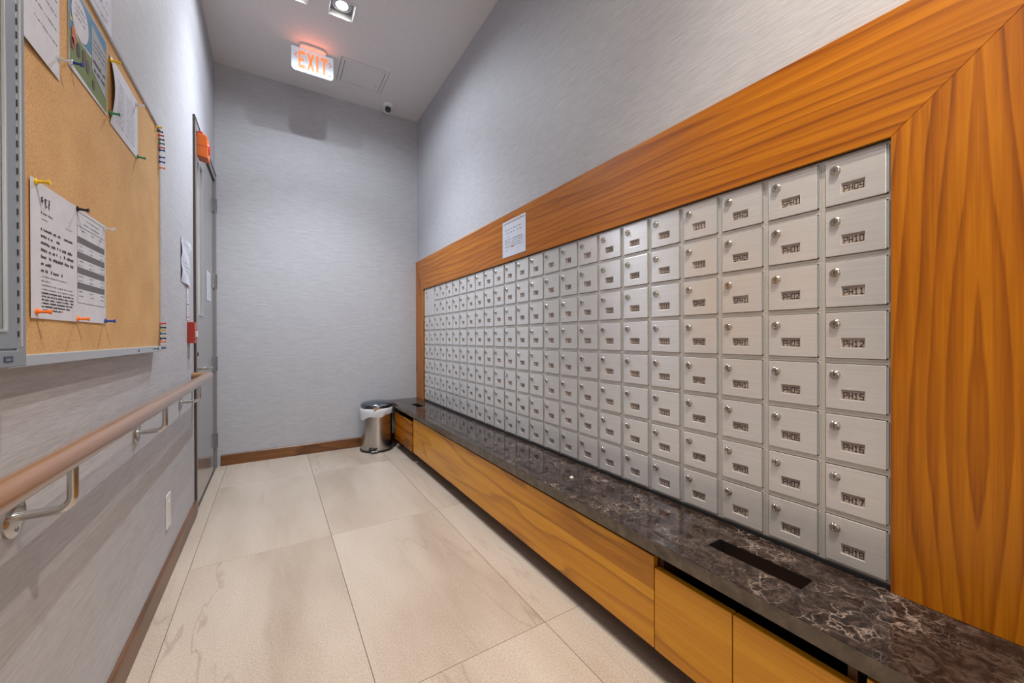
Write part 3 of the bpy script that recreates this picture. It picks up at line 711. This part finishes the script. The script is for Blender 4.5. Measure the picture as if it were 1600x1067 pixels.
# push pins
PINC = {'yellow': (.75, .50, .02), 'orange': (.85, .20, .02), 'blue': (.015, .06, .33), 'green': (.02, .22, .10), 'black': (.012, .012, .015), 'clear': (.7, .72, .74), 'red': (.6, .04, .03), 'white': (.75, .75, .75), 'teal': (.02, .12, .16)}
PINM = {}
for k, c_ in PINC.items(): PINM[k] = plain('pin_'+k, c_, .3)
PINM['clear'] = NT('pin_clear_plastic').set(color=(.9, .9, .9), rough=.1, trans=.7).m
PINME = {}
def pin(y, z, colr, lab, x=XBRD, s=1.):
    if (colr, s) not in PINME:
        b = M(); b.lathe((.002, 0, 0), (1, 0, 0), [(0, .0056*s), (.0025*s, .0056*s), (.004*s, .0030*s), (.014*s, .0026*s), (.0165*s, .0044*s), (.019*s, .0044*s)], 12)
        b.cyl((-.003, 0, 0), (.003, 0, 0), .0006, 6)
        PINME[(colr, s)] = mesh('pushpin', b, PINM[colr], smooth=40)
    o = bpy.data.objects.new('pushpin', PINME[(colr, s)]); COL.objects.link(o); o.location = (x, y, z)
    o.rotation_euler = (0, rng.uniform(-.12, .12), rng.uniform(-.1, .25))
    o['label'] = lab; o['category'] = 'pushpin'; o['group'] = 'push pins on the cork board'
pin(1.020, 1.268, 'yellow', 'yellow pushpin at the top left corner of the letter')
pin(1.190, 1.269, 'black', 'black pushpin where the letter and timetable meet at the top')
pin(1.350, 1.266, 'clear', 'clear pushpin at the top right corner of the timetable')
pin(1.020, 1.040, 'orange', 'orange pushpin at the bottom left corner of the letter')
pin(1.188, 1.035, 'orange', 'orange pushpin at the bottom where letter meets timetable')
pin(1.350, 1.036, 'blue', 'blue pushpin at the bottom right corner of the timetable')
pin(1.165, 1.566, 'blue', 'blue pushpin at the bottom left corner of the poster')
pin(1.110, 1.540, 'clear', 'clear pushpin just below the corner of the large white sheet')
pin(1.395, 1.574, 'green', 'green pushpin between the poster and the small print sheet')
pin(1.400, 1.712, 'yellow', 'yellow pushpin at the top left of the small print sheet')
pin(1.622, 1.712, 'clear', 'clear pushpin at the top right of the small print sheet')
pin(1.632, 1.556, 'green', 'green pushpin at the bottom right of the small print sheet')
top = [(1.862, 1.755, 'yellow'), (1.876, 1.748, 'black'), (1.889, 1.738, 'red'), (1.896, 1.727, 'black'), (1.903, 1.715, 'green'), (1.904, 1.700, 'red'), (1.906, 1.690, 'blue'), (1.906, 1.664, 'blue'), (1.906, 1.648, 'blue'), (1.906, 1.626, 'orange')]
names_ = ORD
for k, (y, z, c_) in enumerate(top): pin(y, z, c_, c_+' spare pushpin at the top right of the board frame, '+names_[k]+' from top', s=.85)
bot = [(1.047, 'red'), (1.033, 'black'), (1.021, 'yellow'), (1.010, 'teal'), (1.000, 'white'), (.992, 'black'), (.981, 'orange'), (.970, 'white')]
for k, (z, c_) in enumerate(bot): pin(1.906, z, c_, c_+' spare pushpin down the lower right of the board frame, '+names_[k]+' from top', s=.85)
for k, (y, c_) in enumerate(((1.800, 'teal'), (1.828, 'white'), (1.855, 'teal'), (1.882, 'blue'), (1.904, 'blue'))):
    pin(y, .957, c_, c_+' spare pushpin along the bottom right edge of the board, '+names_[k]+' from left', s=.85)

# ------------------------------------------------------------------ glazed notice case at the far left
xc = -.327
gc = thing('display_case', (XL, .45, .95), 'grey aluminium glazed display case cut by the left edge of the photo', 'display case')
CY0, CY1, CZ0, CZ1 = -.15, .912, .950, 1.90
obj('case_body', M().box(XL, xc-.004, CY0, CY1-.001, CZ0+.001, CZ1), alu_case, parent=gc, bevel=.002)
obj('case_frame', M().plate('x', xc-.004, xc, [CY0, CY1], [CZ0, CZ1], [(CY0+.02, .8905, CZ0+.0245, CZ1-.02)]), alu_case, parent=gc, bevel=.0015)
cdr = obj('case_door', M().plate('x', xc-.004, xc-.0002, [CY0+.021, .8885], [CZ0+.027, CZ1-.021], [(CY0+.06, .8575, CZ0+.055, CZ1-.055)]), alu_case, parent=gc, bevel=.001)
obj('glazing_bead', M().plate('x', xc-.003, xc+.0012, [CY0+.058, .861], [CZ0+.0515, CZ1-.0515], [(CY0+.062, .857, CZ0+.0555, CZ1-.0555)]), alu_lite, parent=cdr, bevel=.0005)
obj('glass_pane', M().box(xc-.0036, xc-.0028, CY0+.059, .858, CZ0+.054, CZ1-.054), glass_m, parent=cdr)
hs = M(); z = CZ0+.045
while z < CZ1-.03: hs.box(xc-.001, xc+.0004, .8882, .8915, z, z+.0085); z += .0205
obj('hinge_slots', hs, dark_m, parent=gc)
obj('case_edge_strip', M().box(xc-.001, xc+.0015, .8965, .899, CZ0+.03, CZ1-.01), alu_lite, parent=gc, bevel=.0006)
bd = M().box(xc, xc+.001, .8515, .8735, .9575, .9665)
bp = obj('maker_badge', bd, plain('badge_blue', (.03, .05, .09), .4), parent=gc, bevel=.0005)
tx = M(); textline(tx, lambda u, v: (xc+.0013, u, v), .8545, .871, .9600, .0042)
obj('badge_print', tx, alu_lite, parent=bp, recalc=False)

# ------------------------------------------------------------------ handrail
hr = thing('handrail', (-.31, 1.3, .7), 'round timber handrail on steel brackets along the left wall', 'handrail')
RX, RZ, RY = -.305, .785, 2.72
pts = [(RX, -1.8+.25*k, RZ) for k in range(18)]
pts = [p for p in pts if p[1] < RY-.06]+[(RX, RY-.03, RZ), (RX, RY-.012, RZ), (RX-.006, RY-.002, RZ), (RX-.022, RY, RZ), (XL+.001, RY, RZ)]
obj('rail', M().tube(pts, .0215, 24), w_rail, parent=hr, smooth=50)
for y in (-.38, .31, 1.0, 1.695, 2.392):
    b = M(); b.lathe((XL, y, .690), (1, 0, 0), [(0, .034), (.004, .034), (.006, .031), (.006, .012)], 28)
    b.cur = 1
    for dz in (-.021, .021): b.lathe((XL+.005, y, .690+dz), (1, 0, 0), [(0, .005), (.002, .0045), (.0022, .001)], 10)
    br = obj('bracket', b, [steel_b, hinge_m], parent=hr, smooth=40)
    arc = [(XL+.004, y, .690), (RX-.026, y, .690)]+[(RX-.022+.022*math.sin(a), y, .712-.022*math.cos(a)) for a in [PI/2*k/6 for k in range(1, 7)]]+[(RX, y, RZ-.019)]
    obj('bracket_arm', M().tube(arc, .0075, 14), steel_b, parent=br, smooth=50)

# ------------------------------------------------------------------ small wall things
ol = thing('outlet', (XL, 2.128, .19), 'white wall socket plate low on the left wall near the door', 'outlet')
obj('cover_plate', M().box(XL, XL+.005, 2.092, 2.164, .205, .345), white_p, parent=ol, bevel=.002)
obj('socket_face', M().box(XL+.004, XL+.0065, 2.108, 2.148, .235, .315), plain('socket_white', (.62, .62, .62), .3), parent=ol, bevel=.001)
# fire alarm pull station
ps = thing('pull_station', (XL, 2.63, .965), 'dark red fire alarm call point box beside the door', 'alarm box')
obj('alarm_body', M().box(XL, XL+.030, 2.585, 2.665, .968, 1.078), red_p, parent=ps, bevel=.002)
obj('pull_handle', M().box(XL+.030, XL+.036, 2.60, 2.65, 1.0, 1.03), white_p, parent=ps, bevel=.001)
tx = M()
for k in range(4): textline(tx, lambda u, v: (XL+.0303, u, v), 2.592, 2.658, .975+k*.026 if k < 1 else 1.036+k*.01, .005)
obj('lettering', tx, white_p, parent=ps, recalc=False)
# instruction strip and taped notice left of the door
s1, S = sheet('instruction_strip', PL(2.565, 1.088, XL), .06, .175, 'narrow white and red instruction strip above the red call point', 'sign')
tx = M()
for v in (.012, .078, .165): tx.quad(S(.004, v), S(.056, v), S(.056, v+.006), S(.004, v+.006))
for v in (.03, .045, .06, .1, .115, .13): textline(tx, S, .008, .05, v, .005)
obj('red_print', tx, plain('red_print', (.4, .06, .05), .6), parent=s1, recalc=False)
s2, S = sheet('taped_notice', PL(2.43, 1.268, XL), .205, .225, 'crinkled white notice taped to the wall left of the door', 'notice', bul=lambda u, v: .006*math.sin(7*v+2*u)**2+.006*(u > .9)*(v > .8))
tx = M()
for k in range(10): textline(tx, S, .025, .18, .03+k*.018, .004)
obj('print', tx, plain('faint_print', (.38, .38, .42), .8), parent=s2, recalc=False)
s3, S = sheet('door_notice', PL(3.30, 1.255, XL-.003), .21, .20, 'white notice taped on the grey steel door', 'notice')
tx = M()
for k in range(8): textline(tx, S, .02, .19, .03+k*.02, .005)
obj('print', tx, plain('faint_print2', (.42, .42, .45), .8), parent=s3, recalc=False)
# orange door alarm
da = thing('door_alarm', (XL+.008, 2.9, 2.05), 'orange alarm sounder mounted at the top of the steel door', 'alarm')
pr = [(XL+.006, 2.866, 2.055), (XL+.058, 2.866, 2.045), (XL+.055, 2.866, 2.17), (XL+.044, 2.866, 2.185), (XL+.006, 2.866, 2.182)]
obj('alarm_case', M().prism(pr, (0, .095, 0)), orange_p, parent=da, bevel=.003)
obj('alarm_lens', M().lathe((XL+.054, 2.915, 2.115), (1, 0, 0), [(0, .034), (.006, .032), (.009, .02)], 20), red_p, parent=da, smooth=50)
obj('alarm_cap', M().box(XL+.010, XL+.032, 2.875, 2.915, 2.183, 2.20), red_p, parent=da, bevel=.002)
obj('alarm_seam', M().box(XL+.006, XL+.0570, 2.8655, 2.9, 2.115, 2.1165), red_p, parent=da)
# notice stuck on the walnut top rail
n4, S = sheet('surround_notice', lambda u, v, o: (1.2035-o, 2.052-u, 1.477+v), .254, .215, 'white printed notice taped on the walnut frame above the letterboxes', 'notice', curl=.002)
tx = M(); rd = M()
for k in range(2): textline(tx, S, .03, .225, .158-k*.020, .008, gap=.5)
textline(tx, S, .03, .085, .116, .006)
for k, u1 in enumerate((.225, .225, .225, .215)): textline(tx, S, .028, u1, .098-k*.014, .0062, gap=.25)
textline(tx, S, .03, .06, .034, .006)
rd.quad(S(.10, .050, .0006), S(.13, .050, .0006), S(.13, .057, .0006), S(.10, .057, .0006))
obj('print', tx, ink_g, parent=n4, recalc=False); obj('red_stamp', rd, plain('pink_print', (.6, .2, .16), .7), parent=n4, recalc=False)
tx = M().quad(S(.01, .198), S(.245, .198), S(.245, .204), S(.01, .204)); obj('tape_strip', tx, plain('grey_tape', (.30, .30, .34), .3), parent=n4, recalc=False)
# crumb of paper on the worktop
obj('paper_scrap', M().lathe((1.06, 1.245, CT), (0, 0, 1), [(0, .004), (.002, .009), (.005, .007), (.008, .003)], 7), plain('scrap_pale_green', (.62, .66, .50), .7),
    label='tiny crumpled pale scrap of paper lying on the marble worktop', cat='scrap')

# ------------------------------------------------------------------ pedal bin
bx, by = .790, 3.595
bn = thing('pedal_bin', (bx, by, 0), 'round brushed steel pedal bin with white liner in the back corner', 'trash can')
def ell(cx_, cy_, rx, ry, z, n=40): return [(cx_+rx*math.cos(2*PI*i/n), cy_+ry*math.sin(2*PI*i/n), z) for i in range(n)]
def loft(rings):
    b = M(); n = len(rings[0]); vs = [p for r_ in rings for p in r_]; fs = []
    for k in range(len(rings)-1):
        for i in range(n): j = (i+1) % n; fs.append((k*n+i, k*n+j, (k+1)*n+j, (k+1)*n+i))
    fs.append(tuple(range(n))[::-1]); fs.append(tuple(range((len(rings)-1)*n, len(rings)*n)))
    return b.add(vs, fs)
def rg(r_, z, dx=0, dy=0): return ell(bx+dx, by+dy, r_, r_*1.04, z)
obj('base_ring', loft([rg(.138, 0), rg(.142, .003), rg(.142, .014), rg(.137, .018)]), black_p, parent=bn, smooth=40)
obj('bin_body', loft([rg(.134, .016), rg(.133, .10), rg(.131, .36), rg(.131, .375)]), bin_m, parent=bn, smooth=40)
# liner folded over the rim, ragged lower hem
b = M(); n = 64; vs = []; rowz = [(.376, .128), (.378, .134), (.372, .1385), (.350, .140), (.325, .1395), (.0, .137)]
for k, (z, r_) in enumerate(rowz):
    for i in range(n):
        a = 2*PI*i/n; hem = .300+.022*math.sin(a*1+2.2)+.010*math.sin(5*a)
        zz = z if k < 5 else hem
        rr_ = r_+(.0018*math.sin(11*a+k)+.001*math.sin(23*a+2*k))*(k > 1)
        vs.append((bx+rr_*math.cos(a), by+rr_*1.04*math.sin(a), zz+(.003*math.sin(7*a) if 1 < k < 5 else 0)))
fs = []
for k in range(len(rowz)-1):
    for i in range(n): j = (i+1) % n; fs.append((k*n+i, k*n+j, (k+1)*n+j, (k+1)*n+i))
b.add(vs, fs); lnr = obj('bin_liner', b, bag_m, parent=bn, smooth=70)
obj('lid', loft([rg(.129, .379), rg(.134, .382), rg(.135, .400), rg(.131, .410), rg(.115, .421), rg(.07, .430), rg(.02, .433)]), plain('dark_chrome_lid', (.20, .22, .25), .16, 1.), parent=bn, smooth=45)
# the hinge strip of the lid and the latch at the front
dirv = Vector((-bx*.25, -1, 0)).normalized()
fp = Vector((bx, by, 0))+dirv*.141
obj('lid_latch', M().box(fp.x-.028, fp.x+.022, fp.y-.006, fp.y+.004, .374, .393), steel, parent=bn, bevel=.002)
pd = Vector((bx-.055, by-.145, 0))
obj('pedal', M().prism([(pd.x-.030, pd.y+.012, .018), (pd.x+.030, pd.y+.004, .018), (pd.x+.026, pd.y-.020, .016), (pd.x-.026, pd.y-.016, .016)], (0, 0, .007)), steel, parent=bn, bevel=.002)
obj('pedal_recess', M().prism([(pd.x-.036, pd.y+.020, .020), (pd.x+.036, pd.y+.010, .020), (pd.x+.036, pd.y+.006, .044), (pd.x-.036, pd.y+.016, .044)], (0, .02, 0)), black_p, parent=bn, bevel=.003)
